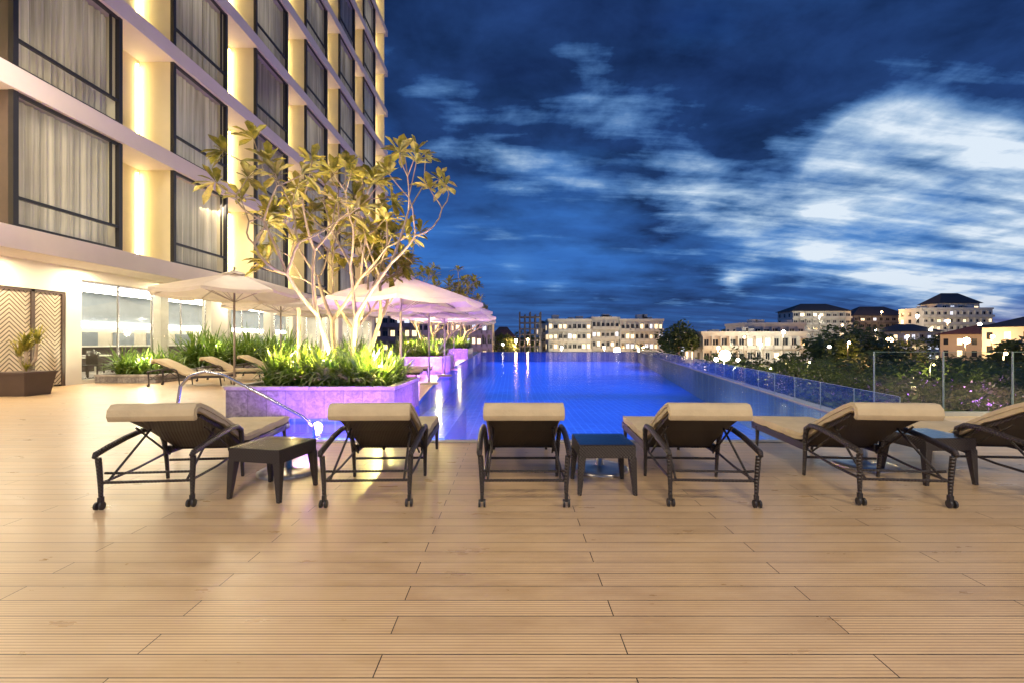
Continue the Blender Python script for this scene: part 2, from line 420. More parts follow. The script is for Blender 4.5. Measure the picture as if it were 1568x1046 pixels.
# ------------------------------------------------------------ loungers
def slab(mb,path,th,x0,x1,mi=0):
    P=[Vector((0,p[0],p[1])) for p in path]; n=len(P)
    if not hasattr(th,'__len__'): th=[th]*n
    base=len(mb.v)
    for i in range(n):
        d=(P[min(i+1,n-1)]-P[max(i-1,0)]).normalized(); nn=Vector((0,-d.z,d.y))
        a=P[i]+nn*th[i]/2; c=P[i]-nn*th[i]/2
        mb.v+=[(x0,a.y,a.z),(x1,a.y,a.z),(x1,c.y,c.z),(x0,c.y,c.z)]
    for i in range(n-1):
        for j in range(4):
            a=base+i*4+j; c=base+i*4+(j+1)%4
            mb.f.append((a,c,c+4,a+4)); mb.m.append(mi)
    mb.f.append((base+3,base+2,base+1,base)); mb.m.append(mi)
    e=base+(n-1)*4; mb.f.append((e,e+1,e+2,e+3)); mb.m.append(mi)
proto={}
def lounger_parts(pa):
    if proto:
        for n_,o in proto.items(): dup(o,pa,n_)
        return
    mb=MB()
    for s in(-1,1):
        mb.tube([(s*.345,.0,.09),(s*.347,.0,.2),(s*.352,-.005,.32),(s*.358,-.01,.42)],[.016,.020,.022,.023],8)
        mb.tube([(s*.362,-.045,.425),(s*.366,-.02,.45),(s*.372,.12,.478),(s*.378,.32,.512),(s*.378,.52,.535),(s*.375,.68,.53),(s*.37,.77,.485),(s*.36,.81,.37),(s*.352,.83,.2),(s*.35,.85,0)],
                [.018,.025,.026,.026,.026,.026,.025,.023,.020,.016],8)
        mb.tube([(s*.33,2.0,0),(s*.33,1.98,.15),(s*.335,1.96,.3)],[.017,.021,.026],8)
        mb.box(s*.33-.022,s*.33+.022,.84,2.08,.25,.325)
        mb.tube([(s*.335,.0,.215),(s*.335,.4,.225),(s*.335,.86,.27)],.012,6)
        mb.tube([(s*.3,.01,.22),(s*.27,.48,.56)],.011,6)
        mb.tube([(s*.3,.8,.25),(s*.28,.3,.60)],.010,6)
    mb.tube([(-.34,.0,.215),(.34,.0,.215)],.012,8)
    mb.tube([(-.34,.03,.285),(-.28,.1,.262),(.28,.1,.262),(.34,.03,.285)],.011,8)
    mb.tube([(-.34,.86,.18),(.34,.86,.18)],.013,8)
    mb.box(-.31,.31,.9,2.05,.275,.315)
    mb.box(-.352,.352,2.05,2.10,.25,.33)
    slab(mb,[(.92,.305),(.55,.535),(.18,.725)],.04,-.31,.31)
    proto['frame']=mb.obj('frame',[wick],pa,False,.006)
    mb=MB()
    for s in(-1,1):
        mb.box(s*.345-.013,s*.345+.013,-.02,.02,.045,.1)
        for q in(-1,1):
            i=len(mb.v); n=14; cx=s*.345+q*.02; cy=-.015
            for xx in(cx-.008,cx+.008):
                for j in range(n): mb.v.append((xx,cy+.032*math.cos(2*math.pi*j/n),.033+.032*math.sin(2*math.pi*j/n)))
            for j in range(n): mb.f.append((i+j,i+(j+1)%n,i+n+(j+1)%n,i+n+j)); mb.m.append(0)
            mb.f.append(tuple(i+j for j in range(n))); mb.m.append(0); mb.f.append(tuple(i+n+j for j in range(n))); mb.m.append(0)
    proto['casters']=mb.obj('casters',[blackF],pa)
    mb=MB()
    path=[];th=[]
    def seg(a,c,n,T=.085):
        for i in range(n):
            u=i/n; path.append((a[0]+(c[0]-a[0])*u,a[1]+(c[1]-a[1])*u)); th.append(T*(.72 if i==0 else (.94 if i in(1,n-1) else 1)))
    seg((2.12,.365),(1.72,.365),5); seg((1.72,.365),(1.32,.362),5); seg((1.32,.362),(.97,.365),5); seg((.93,.375),(.56,.60),5); seg((.54,.612),(.17,.785),6)
    path+= [(.13,.797),(.095,.795),(.07,.775),(.062,.74),(.075,.70)]; th+=[.075,.07,.06,.055,.045]
    slab(mb,path,th,-.335,.335)
    for s in(-1,1):
        mb.tube([(s*.337,p[0],p[1]+.004) for p in path[10:]],.006,5)
    mb.tube([(-.335,.078,.70),(.335,.078,.70)],.007,5)
    proto['cushion']=mb.obj('cushion',[cushM],pa,True,.022)
def lounger(x,y,rz,name='sun_lounger'):
    e=empty(name,(x,y,0),math.radians(rz)); lounger_parts(e); return e
for x,y,r in [(-2.97,3.72,6),(-1.19,3.75,2.5),(.10,3.75,0),(1.65,3.75,-3),(3.23,3.76,-5.5),(4.78,3.8,-5)]:
    lounger(x,y,r)
for i in range(4): lounger(-10.9+.15*i,14.0+1.9*i,-90+8)
for y in(13.0,15.5,17.5): lounger(-5.2,y,-86)

tabG=glassmat('table_glass',(.45,.5,.5),.10,.8,.12)
tp={}
def table(x,y,rz):
    e=empty('wicker_side_table',(x,y,0),math.radians(rz))
    if tp:
        for n_,o in tp.items(): dup(o,e,n_)
        return
    mb=MB(); a=.25
    for sx_ in(-1,1):
        for sy_ in(-1,1):
            c=lambda o,z,r:[(sx_*o-r,sy_*o-r,z),(sx_*o+r,sy_*o-r,z),(sx_*o+r,sy_*o+r,z),(sx_*o-r,sy_*o+r,z)]
            mb.hexa(c(.245,0,.017),c(.222,.335,.034))
    for s in(-1,1):
        mb.box(-a,a,s*.225-.025,s*.225+.025,.325,.44); mb.box(s*.225-.025,s*.225+.025,-.2,.2,.325,.44)
    mb.box(-.2,.2,-.2,.2,.40,.425)
    tp['frame']=mb.obj('frame',[wick],e,False,.006)
    mb=MB(); mb.face([(-.245,-.245,.446),(.245,-.245,.446),(.245,.245,.446),(-.245,.245,.446)]); tp['glass_top']=mb.obj('glass_top',[tabG],e)
table(-2.14,4.12,-12); table(.84,4.27,0); table(4.12,4.55,3)

for x,y in[(-2.32,4.75),(.93,4.85),(3.85,5.0)]:
    e=empty('umbrella_base',(x,y,0)); mb=MB()
    mb.lathe((0,0,0),[(.30,0),(.30,.02),(.285,.03),(.2,.035),(.06,.045),(.035,.06),(.03,.22),(.001,.22)],32)
    mb.obj('base',[pmat('base_steel',(.55,.5,.42),.3,.1,metal=.8)],e,True)

# ------------------------------------------------------------ umbrellas
canM=leafmat('umbrella_canvas',(.56,.49,.38),(.62,.55,.43),2,.42)
def umbrella(x,y,rim,apex,r,rz=0):
    e=empty('patio_umbrella',(x,y,0),rz); mb=MB(); n=8; K=6
    base=len(mb.v)
    for k_ in range(K+1):
        u=.08+.92*k_/K
        for j in range(n*4):
            t_=2*math.pi*j/(n*4); s=(j%4)/4; 
            edge=math.cos(math.pi/8)/math.cos((t_%(math.pi/4))-math.pi/8)
            sag=.06*u*math.sin(math.pi*s)
            rr=r*u*edge
            z=apex-(apex-rim)*(u**1.12)-sag
            mb.v.append((rr*math.cos(t_),rr*math.sin(t_),z))
    m_=n*4
    for k_ in range(K):
        for j in range(m_):
            a=base+k_*m_+j;b_=base+k_*m_+(j+1)%m_; mb.f.append((a,b_,b_+m_,a+m_)); mb.m.append(0)
    b0=len(mb.v)
    for j in range(m_):
        q=mb.v[base+K*m_+j]; mb.v.append((q[0]*1.003,q[1]*1.003,q[2]-.08-.02*math.sin(math.pi*(j%4)/4)))
    for j in range(m_):
        a=base+K*m_+j;b_=base+K*m_+(j+1)%m_; c=b0+j; d=b0+(j+1)%m_; mb.f.append((a,b_,d,c)); mb.m.append(0)
    mb.lathe((0,0,0),[(r*.17,apex-.04),(r*.06,apex+.06),(.01,apex+.1)],16)
    mb.obj('canopy',[canM],e,False)
    mb=MB(); mb.tube([(0,0,0),(0,0,apex+.14)],.03,10); mb.sphere((0,0,apex+.16),.04)
    for j in range(8):
        t_=math.pi/4*j
        mb.tube([(0,0,apex-.06),(r*.985*math.cos(t_),r*.985*math.sin(t_),rim-.03)],.012,5)
        mb.tube([(0,0,rim-.25),(r*.5*math.cos(t_),r*.5*math.sin(t_),(apex+rim)/2-.04)],.01,5)
    mb.lathe((0,0,0),[(.3,0),(.3,.05),(.05,.07)],20)
    mb.obj('pole',[pmat('umbrella_pole',(.30,.25,.2),.4)],e,True)
for x,y,rim,ap,r in [(-2.75,11.3,2.32,2.98,2.05),(-2.65,14.6,2.32,2.98,2.05),(-2.65,18.0,2.32,2.98,2.05),(-2.8,22.0,2.32,2.98,2.05),
    (-8.2,13.5,2.75,3.35,2.1),(-8.9,17.6,2.7,3.3,2.1),(-9.2,22,2.7,3.3,2.1)]:
    umbrella(x,y,rim,ap,r,.2)

# ------------------------------------------------------------ planters
def planter(x0,x1,y0,y1,h,name='stone_planter'):
    e=empty(name); mb=MB(); th=.14
    mb.box(x0,x1,y0,y0+th,-.06,h-.06); mb.box(x0,x1,y1-th,y1,-.06,h-.06); mb.box(x0,x0+th,y0+th,y1-th,-.06,h-.06); mb.box(x1-th,x1,y0+th,y1-th,-.06,h-.06)
    mb.obj('walls',[stoneM],e)
    mb=MB(); o=.02
    mb.box(x0-o,x1+o,y0-o,y0+th,h-.06,h); mb.box(x0-o,x1+o,y1-th,y1+o,h-.06,h); mb.box(x0-o,x0+th,y0+th,y1-th,h-.06,h); mb.box(x1-th,x1+o,y0+th,y1-th,h-.06,h)
    mb.obj('coping',[copeM],e,False,.006)
    mb=MB(); mb.box(x0+th,x1-th,y0+th,y1-th,0,h-.1); mb.obj('soil',[soilM],e)
def strap(mb,c,n,L,wd,mi=0):
    for i in range(n):
        a=U(0,2*math.pi); l=L*U(.6,1.15); lean=U(.15,1.0); ww=wd*U(.7,1.2)
        d=Vector((math.cos(a),math.sin(a),0)); s=Vector((-d.y,d.x,0))
        p=Vector(c)+d*U(0,.05); ang=math.radians(88-lean*30); pts=[]
        K=5
        for k_ in range(K+1):
            pts.append(p.copy()); st=l/K
            p=p+d*(math.cos(ang)*st)+Vector((0,0,math.sin(ang)*st)); ang-=lean*U(.35,.55)
        for k_ in range(K):
            w0=ww*math.sin(math.pi*(.18+.82*k_/K)); w1=ww*math.sin(math.pi*min(.99,.18+.82*(k_+1)/K))
            mb.face([pts[k_]-s*w0,pts[k_]+s*w0,pts[k_+1]+s*w1,pts[k_+1]-s*w1],mi)
def bed(name,x0,x1,y0,y1,z,n,L,wd,per=16):
    mb=MB()
    for i in range(n): strap(mb,(U(x0,x1),U(y0,y1),z),per,L*U(.7,1.35),wd)
    return mb.obj(name,[lilyLeaf])
planter(-5.06,-2.08,8.08,10.2,.56)
bed('strap_leaf_shrub',-4.6,-2.35,8.35,10.0,.45,140,.78,.032,18)
planter(-5.3,-2.95,19.2,23,.72)
bed('strap_leaf_shrub',-5.1,-3.2,19.5,22.8,.6,90,.95,.032,14)
planter(-6,-3.5,36,41,.8)
bed('strap_leaf_shrub',-5.8,-3.7,36.3,40,.6,70,1.2,.05,12)
planter(-13.6,-11.6,14.9,16.9,.28)
bed('strap_leaf_shrub',-13.4,-11.8,15.1,16.7,.2,60,.9,.03,14)
planter(-13.6,-12.0,18.2,27,.28)
bed('strap_leaf_shrub',-13.4,-12.2,18.4,26.8,.2,110,1.6,.045,14)
bed('strap_leaf_shrub',-7.4,-6.6,17.0,22,.0,40,1.4,.04,14)

e=empty('potted_dracaena',(-12.35,11.6,0)); mb=MB()
mb.hexa([(-.32,-.32,0),(.32,-.32,0),(.32,.32,0),(-.32,.32,0)],[(-.4,-.4,.55),(.4,-.4,.55),(.4,.4,.55),(-.4,.4,.55)],0)
mb.box(-.42,.42,-.42,.42,.55,.6,0)
mb.tube([(0,0,.55),(.03,0,.9),(0,.02,1.15)],[.05,.04,.035],8,1)
mb.tube([(0,0,.6),(-.12,0,.85),(-.15,.02,1.0)],[.04,.035,.03],8,1)
mb.tube([(.05,0,.6),(.2,.05,.9),(.25,.05,1.3)],[.04,.035,.03],8,1)
mb.obj('pot',[brownM,barkM],e)
mb=MB()
for z in(1.1,1.18): strap(mb,(0,0,z),22,.6,.025)
strap(mb,(-.15,0,.98),22,.5,.022); strap(mb,(.25,.05,1.3),26,.55,.022); strap(mb,(.05,0,.6),20,.4,.02)
mb.obj('leaves',[plumLeaf],e)

# ------------------------------------------------------------ frangipani trees
def rosette(mb,p,d,n,L):
    d=d.normalized(); a=d.orthogonal().normalized(); b_=d.cross(a)
    for i in range(n):
        t_=2.4*i+U(-.3,.3); out_=(a*math.cos(t_)+b_*math.sin(t_))
        el=U(.15,1.1); ld=(out_*math.cos(el)+d*math.sin(el)).normalized()
        ld=(ld+Vector((0,0,-.08))).normalized()
        l=L*U(.6,1.15); w_=l*.17
        s=ld.cross(Vector((0,0,1))); s=s.normalized() if s.length>.05 else a
        nn=s.cross(ld)
        q=p-d*U(0,.08)
        mids=[q+ld*(l*u)-Vector((0,0,.22*l*u*u)) for u in(0.06,.4,.75,1)]
        ws=[.12,.75,1.0,.08]
        for k_ in range(3):
            for sg in(-1,1):
                mb.face([mids[k_],mids[k_+1],mids[k_+1]+s*sg*w_*ws[k_+1]+nn*w_*.25*ws[k_+1],mids[k_]+s*sg*w_*ws[k_]+nn*w_*.25*ws[k_]],1)
def frangipani(name,base,scale,seed,stems=4,depth=4,rmax=2.2,l0=1.2,thick=.06,zc=3.2):
    random.seed(seed)
    mb=MB(); B=Vector(base)
    def grow(p,d,l,r,k_):
        pts=[p]; q=p.copy(); dd=d.copy(); n=4; side=Vector((U(-1,1),U(-1,1),U(-.2,.2)))*.16
        for i in range(n):
            rel=q-B; hr_=math.hypot(rel.x,rel.y); lim=rmax*scale*(.45+.55*min(1,rel.z/(zc*scale)))
            pull=Vector((0,0,.06))
            if hr_>lim: pull+=Vector((-rel.x,-rel.y,.6)).normalized()*.45
            if rel.z>zc*scale*1.25: pull+=Vector((rel.x*.1,rel.y*.1,-.4))
            dd=(dd+side*.5+pull).normalized(); q=q+dd*(l/n); pts.append(q.copy())
        mb.tube(pts,[r*(1-.26*i/n) for i in range(n+1)],7 if r>.02*scale else 5,0,False)
        if k_==0:
            rosette(mb,q,dd,random.randint(9,14),.33*scale); return
        m_=2 if R()<.68 else 3
        a=dd.orthogonal().normalized(); b_=dd.cross(a); ph=U(0,6.28)
        for i in range(m_):
            t_=ph+2*math.pi*i/m_+U(-.3,.3); sp_=U(.4,.8)
            nd=(dd*math.cos(sp_)+(a*math.cos(t_)+b_*math.sin(t_))*math.sin(sp_)).normalized()
            if nd.z<.05: nd.z=.05+.2*abs(nd.z); nd.normalize()
            grow(q,nd,l*U(.62,.92),r*.66,k_-1 if R()>.12 else max(0,k_-2))
    for i in range(stems):
        t_=2*math.pi*i/stems+.4+U(-.3,.3); ln=U(.35,.75)
        d=Vector((math.cos(t_)*ln,math.sin(t_)*ln,1)).normalized()
        grow(B+Vector((math.cos(t_)*.08,math.sin(t_)*.08,0))*scale,d,U(.85,1.15)*l0*scale,thick*scale,depth)
    e=empty(name)
    return mb.obj('trunk_and_leaves',[barkM,plumLeaf],e,True)
frangipani('frangipani_tree',(-3.30,9.1,.45),1.12,23,5,4,2.15,1.22,.050,3.3)
frangipani('frangipani_tree',(-3.7,21.2,.6),1.25,5,4,4,1.6,1.0,.055,2.8)
frangipani('frangipani_tree',(-4.4,38,.6),1.6,9,4,4,1.8,1.1,.055,2.8)
random.seed(21)
mb=MB(); mb.tube([(-4.15,8.9,.4),(-4.15,8.9,2.0)],.035,8); mb.obj('tree_stake',[barkM])

def uplight(x,y,z,en,tgt=None,col=(1,.78,.3)):
    e=empty('garden_uplight',(x,y,z)); mb=MB()
    mb.tube([(0,0,-.1),(0,0,.05)],.04,10); mb.obj('body',[blackF],e)
    mb=MB(); mb.lathe((0,0,.055),[(.035,0),(.0005,.002)],10); mb.obj('lens',[emat('uplight_lens',col,60)],e)
    lamp('uplight_lamp','POINT',(0,0,.18),en,col,.04,parent=e)
uplight(-2.45,8.5,.85,190,None,(1,.85,.24)); uplight(-3.5,8.5,.95,120,None,(1,.76,.30))
uplight(-4.3,9.0,.9,120,None,(1,.76,.30)); uplight(-2.6,9.8,.95,190,None,(1,.82,.32))
uplight(-3.15,19.7,1.25,260,None,(1,.85,.24)); uplight(-4.6,21,1.2,220)
uplight(-4.2,36.6,1.4,340)
uplight(-12.3,15.4,.75,130,None,(1,.9,.6)); uplight(-12.6,19.5,1.0,130,None,(1,.9,.6)); uplight(-12.4,24.5,1.0,120,None,(1,.9,.6)); uplight(-7.0,19.5,.8,110,None,(1,.8,.4))
lamp('tree_spot','AREA',(-2.5,8.4,1.1),190,(1,.78,.34),.15,target=(-3.2,9.1,4.5))
lamp('tree_spot','AREA',(-4.6,8.5,1.1),130,(1,.78,.34),.15,target=(-3.6,9.1,4.5))

# ------------------------------------------------------------ hotel building
hb=empty('hotel_building')
XF=-12.6; XB=-13.86; PER=5.47; Z0=4.25; FH=4.03; NF=9; Y0=11.54
curt,t,b=newmat('curtain_fabric_glow')
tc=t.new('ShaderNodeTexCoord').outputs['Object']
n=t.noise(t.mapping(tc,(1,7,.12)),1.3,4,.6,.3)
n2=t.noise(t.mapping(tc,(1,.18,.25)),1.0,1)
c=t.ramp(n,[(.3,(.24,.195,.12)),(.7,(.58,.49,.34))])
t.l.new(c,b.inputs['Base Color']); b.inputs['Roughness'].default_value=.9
t.l.new(c,b.inputs['Emission Color']); t.l.new(t.m('MULTIPLY_ADD',n2,1.4,-.42,clamp=True),b.inputs['Emission Strength'])  # cloth glows in place of room lamps, fold tones painted by noise
mw=MB(); mf=MB(); mc=MB(); mg=MB(); ms=MB(); ml=MB()
mw.box(XB-16,XB,4,45.5,3.8,Z0+FH*NF+1.2,0)
for kf in range(NF):
    z0=Z0+kf*FH; z1=z0+FH-.58
    ml.box(XB+.01,XF+.12,3.6,45.9,z0-.58,z0)
    for j in range(-1,6):
        ys=Y0+PER*j; ye=ys+3.2
        cm=1 if j<=0 else 0  # near cheeks painted dark brown to stand for an unlit niche
        mw.box(XB+.01,XF-.02,ys,ys+.10,z0+.001,z1-.001,cm)
        mw.box(XB+.01,XF-.02,ye-.10,ye,z0+.001,z1-.001,0)
        w_=.11
        for (a,c_) in((ys-.02,ys+w_),(ye-w_,ye+.02)): mf.box(XF-.10,XF+.03,a,c_,z0+.002,z1-.002)
        mf.box(XF-.08,XF+.01,ys+w_,ye-w_,z0+.002,z0+.09); mf.box(XF-.08,XF+.01,ys+w_,ye-w_,z1-.09,z1-.002)
        mf.box(XF-.08,XF+.01,ys+w_,ye-w_,z0+.72,z0+.80)
        mf.box(XF-.075,XF+.0,ye-.36,ye-.33,z0+.8,z1-.09)
        mg.face([(XF-.04,ys+w_,z0+.09),(XF-.04,ye-w_,z0+.09),(XF-.04,ye-w_,z1-.09),(XF-.04,ys+w_,z1-.09)])
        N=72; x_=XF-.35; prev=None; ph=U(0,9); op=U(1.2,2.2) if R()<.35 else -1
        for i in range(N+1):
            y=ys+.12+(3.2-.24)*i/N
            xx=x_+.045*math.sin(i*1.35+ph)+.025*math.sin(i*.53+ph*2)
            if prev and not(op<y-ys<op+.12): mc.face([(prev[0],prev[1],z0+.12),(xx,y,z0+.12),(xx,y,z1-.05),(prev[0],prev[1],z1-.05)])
            prev=(xx,y)
        yn=ys+PER
        if j<5:
            ms.box(XB+.02,XB+.06,yn-.15,yn-.11,z0+.1,z1-.15)
    ms.box(XB+.02,XB+.06,45.0,45.04,z0+.1,z1-.15)
    mw.box(XB+.01,XF-.1,45.38,45.5,z0+.001,z1-.001,0)
ml.box(XB+.01,XF+.12,3.6,45.9,Z0+FH*NF-.58,Z0+FH*NF+.6)
mw.obj('walls',[cream,brownM],hb); ml.obj('floor_ledges',[ledgeM],hb,False,.01)
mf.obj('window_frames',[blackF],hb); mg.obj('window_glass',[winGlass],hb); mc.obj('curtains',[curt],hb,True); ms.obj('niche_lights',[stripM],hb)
mb=MB(); XG=-13.8
mb.box(XG-.3,XG,3,12.25-1.5,0,3.8); mb.box(XG-.3,XG,12.25-1.5,14.15,2.86,3.8)
mb.box(XG-.3,XG,14.15,14.66,0,3.8)
mb.box(XG-.3,XG,14.66,45.5,3.32,3.8)
for a,c_ in((20.8,22.0),(28.5,29.4),(36,36.9),(44.6,45.5)): mb.box(XG-.3,XG+.12,a,c_,0,3.67)
mb.box(XG-.3,XG,14.66,45.5,0,.12)
mb.box(-29,XG-.3,45.3,45.5,0,3.8)
mb.obj('ground_floor_walls',[whiteM],hb)
greyI=pmat('interior_grey_panel',(.20,.22,.24),.4,.2,.6); beigeI=pmat('interior_beige',(.5,.44,.34),.6,.15,.8)
mb=MB(); mb.box(-20.8,XG-.3,3,45.3,3.7,3.79,1); mb.box(-20.8,XG-.3,14.2,45.3,0.005,.02,2); mb.box(-20.8,XG-.3,14.2,14.3,.02,3.7,3)
mb.box(-21,-20.8,3,45.3,2.3,3.8,1); mb.box(-21,-20.8,3,45.3,0,2.3,3)
for i in range(14): mb.box(-20.79,-20.74,15+2.2*i,15+2.2*i+1.3,.9,1.8,1)
for i in range(6): mb.box(-17.4,-16.9,17+5*i,17.5+5*i,.02,3.69,3)
mb.box(-19.6,-19.0,20,34,.02,1.1,4); mb.box(-19.7,-18.9,19.9,34.1,1.1,1.16,0)
mb.obj('restaurant_interior',[whiteM,greyI,pmat('floor_tile',(.35,.3,.25),.3),beigeI,brownM],hb)
mb=MB(); mf=MB()
for a,c_ in((14.66,20.8),(22,28.5),(29.4,36),(36.9,44.6)):
    mb.face([(XG-.16,a,.12),(XG-.16,c_,.12),(XG-.16,c_,3.32),(XG-.16,a,3.32)])
    n=4
    for i in range(n+1):
        y=a+(c_-a)*i/n; mf.box(XG-.19,XG-.13,y-.02,y+.02,.12,3.32)
    mf.box(XG-.19,XG-.13,a,c_,.12,.17); mf.box(XG-.19,XG-.13,a,c_,3.26,3.319)
mb.obj('shopfront_glass',[winGlass],hb); mf.obj('shopfront_frames',[steel],hb)
mb=MB(); 
for x in(-15.6,-17.6,-19.4): mb.box(x,x+.22,15,44.5,3.60,3.66)
mb.obj('restaurant_ceiling_lights',[emat('cove_light',(1,.92,.70),26)],hb)
mb=MB(); mb.box(-20.79,-20.7,15,44,2.05,2.3); mb.obj('back_bar_light',[emat('bar_light',(1,.95,.8),14)],hb)
for i in range(9):
    x=-15.6-1.8*(i%2); y=16+3.1*i
    e=empty('dining_table',(x,y,.02)); mb=MB()
    mb.lathe((0,0,0),[(.001,.78),(.5,.78),(.5,.74),(.04,.72),(.04,.05),(.25,.02),(.25,0)],20)
    for s in(-1,1):
        mb.box(-.22,.22,s*.8-.22,s*.8+.22,.42,.48,1); mb.box(-.22,.22,s*1.0-.03,s*1.0+.03,.48,.95,1)
        for a in(-.19,.19):
            for c_ in(-.19,.19): mb.box(a-.02,a+.02,s*.8+c_-.02,s*.8+c_+.02,0,.42,1)
    mb.obj('table_and_chairs',[whiteM,brownM],e)
chev,t,b=newmat('chevron_timber')
tc=t.new('ShaderNodeTexCoord').outputs['Object']
sx=t.new('ShaderNodeSeparateXYZ'); t.l.new(tc,sx.inputs[0])
yy=t.m('PINGPONG',t.m('ADD',sx.outputs[1],.0),.42)
q=t.m('FRACT',t.m('MULTIPLY',t.m('ADD',sx.outputs[2],t.m('MULTIPLY',yy,1.)),8.))
f=t.m('GREATER_THAN',q,.30)
gn=t.noise(tc,6,4)
c=t.mix(f,(.07,.045,.025),t.mix(gn,(.40,.32,.22),(.62,.52,.38)))
t.l.new(c,b.inputs['Base Color']); t.l.new(t.bump(f,.6,.02),b.inputs['Normal']); b.inputs['Roughness'].default_value=.5
e=empty('timber_doors'); mb=MB(); mf=MB()
for a,c_ in((10.85,12.15),(12.25,13.15),(13.25,14.05)):
    mb.box(XG-.12,XG-.06,a,c_,.05,2.78)
    mf.box(XG-.14,XG-.02,a-.1,a,0,2.86); 
mf.box(XG-.14,XG-.02,14.05,14.15,0,2.86); mf.box(XG-.14,XG-.02,10.85,14.05,2.78,2.86)
mb.obj('leaves',[chev],e); mf.obj('frame',[brownM],e)
for y in(9.5,12,14.5,18,22,27,34,42):
    lamp('soffit_downlight','AREA',(-13.15,y,3.64),105,(1,.84,.56),.5,target=(-13.0,y,0),parent=hb)

# ------------------------------------------------------------ terrace floodlights
FC=(1,.84,.62)
for x,e_ in((-9,650),(0,830),(9,780)):
    lamp('terrace_floodlight','AREA',(x,-4.5,7.5),e_,FC,2.5,target=(x*.8,5,0),size_y=1.5)
lamp('terrace_floodlight','AREA',(-11.5,9,8.0),850,FC,2,target=(-6,16,0),size_y=6)
lamp('terrace_floodlight','AREA',(-11.8,20,8.0),1050,FC,2,target=(-5,21,0),size_y=8)
lamp('treetop_fill_light','AREA',(12.5,4,6),1700,(1,.92,.55),1.0,target=(20,26,-2),size_y=1.0)  # added fill lamp with no fitting, brightens the trees past the railing

# ------------------------------------------------------------ city
litW=emat('lit_window',(1,.72,.36),2.2); litC=emat('lit_window_cool',(.8,.85,1),1.3); darkW=pmat('dark_window',(.02,.025,.035),.15)
roofM=pmat('dark_roof',(.05,.045,.045),.7,.2,1); roofR=pmat('tile_roof',(.18,.07,.04),.7,.2,1)
wallW=pmat('city_wall_white',(.52,.50,.46),.8,.1,.3); wallB=pmat('city_wall_beige',(.38,.33,.27),.8,.1,.3); wallD=pmat('city_wall_grey',(.16,.15,.16),.8,.1,.3)
def block(name,x0,x1,y,dep,ztop,floors,cols,wall,lit=.3,roof=None,fh=3.2,rh=3,balc=True,zb=-12.0):
    e=empty(name); mb=MB(); mb.box(x0,x1,y,y+dep,zb,ztop,0)
    cw=(x1-x0)/cols
    for f_ in range(floors):
        zt=ztop-.5-f_*fh
        if balc: mb.box(x0-.1,x1+.1,y-1.0,y-.01,zt-fh+.25,zt-fh+.5,0); mb.box(x0,x1,y-1.0,y-.9,zt-fh+.5,zt-fh+1.25,0)
        for c_ in range(cols):
            a=x0+cw*c_
            r_=R(); mi=2 if r_<lit*.75 else (3 if r_<lit else 1)
            lo,hi=U(.14,.26),U(.72,.86)
            mb.box(a+cw*lo,a+cw*hi,y-.06,y+.0-.005,zt-fh+.9,zt-.5-U(0,.4),mi)
            mb.box(a+cw*.48,a+cw*.52,y-.09,y-.061,zt-fh+.9,zt-.5,0)
            if balc: mb.box(a-.12,a+.12,y-1.0,y-.01,zt-fh+.5,zt-.1,0)
    for s in range(floors):
        zt=ztop-.5-s*fh
        for q in range(max(1,int(dep/4))):
            yy=y+1.5+q*4
            if yy+1.4<y+dep: mb.box(x0-.05,x0-.005,yy,yy+1.4,zt-fh+.9,zt-.6,1 if R()>lit else 2)
    if roof=='hip':
        o=1.0; cx=(x0+x1)/2; rx=(x1-x0)*.22; cy=y+dep/2
        A=[(x0-o,y-o,ztop),(x1+o,y-o,ztop),(x1+o,y+dep+o,ztop),(x0-o,y+dep+o,ztop)]; P1=(cx-rx,cy,ztop+rh);P2=(cx+rx,cy,ztop+rh)
        mb.face([A[0],A[1],P2,P1],4); mb.face([A[2],A[3],P1,P2],4); mb.face([A[1],A[2],P2],4); mb.face([A[3],A[0],P1],4); mb.face(A[::-1],4)
    else:
        mb.box(x0-.3,x1+.3,y-.3,y+.1,ztop,ztop+.7,0); mb.box(x0-.3,x0,y+.1,y+dep,ztop,ztop+.7,0); mb.box(x1,x1+.3,y+.1,y+dep,ztop,ztop+.7,0)
        for q in range(3):
            a=U(x0+1,x1-4); mb.box(a,a+U(1.5,3),y+2,y+5,ztop,ztop+U(1.2,2.4),0)
    mb.obj('body',[wall,darkW,litW,litC,roofR if roof=='hip' and wall is wallB else roofM],e)
def pb(name,xa,xb,yt,d,floors,cols,wall,**k): block(name,wx(xa,d),wx(xb,d),d,k.pop('dep',12),wz(yt,d),floors,cols,wall,**k)
pb('apartment_building',840,905,492,150,5,9,wallW,lit=.4)
pb('apartment_building',906,948,489,151,5,6,wallW,lit=.4)
pb('apartment_building',950,1015,492,150,5,9,wallW,lit=.4)
pb('apartment_building',825,841,499,165,4,3,wallW,lit=.5)
pb('office_building',640,754,491,112,4,14,wallB,lit=.5)
pb('office_building',540,640,480,112,4,9,wallD,lit=.4)
pb('low_white_building',1075,1235,512,120,3,12,wallW,lit=.2,fh=3.6)
pb('low_white_building',1140,1232,498,135,4,7,wallW,lit=.15)
pb('tower_block',1213,1303,477,220,5,9,wallW,lit=.12,roof='hip',rh=4)
pb('tower_block',1306,1392,484,230,4,9,wallD,lit=.2,roof='hip',rh=5)
pb('hospital_building',1412,1520,474,200,6,11,wallW,lit=.35)
pb('hospital_building',1440,1500,465,204,3,5,wallW,lit=.3,roof='hip',rh=5,dep=10)
pb('town_house',1505,1600,512,120,3,5,wallB,lit=.3,roof='hip',rh=2.6)
pb('town_house',1590,1700,500,100,3,5,wallW,lit=.3,roof='hip',rh=2.6)
pb('town_house',756,784,516,130,2,3,wallB,lit=.3,roof='hip',rh=3)
pb('town_house',1380,1440,508,150,3,5,wallW,lit=.5,roof='hip',rh=2.6)
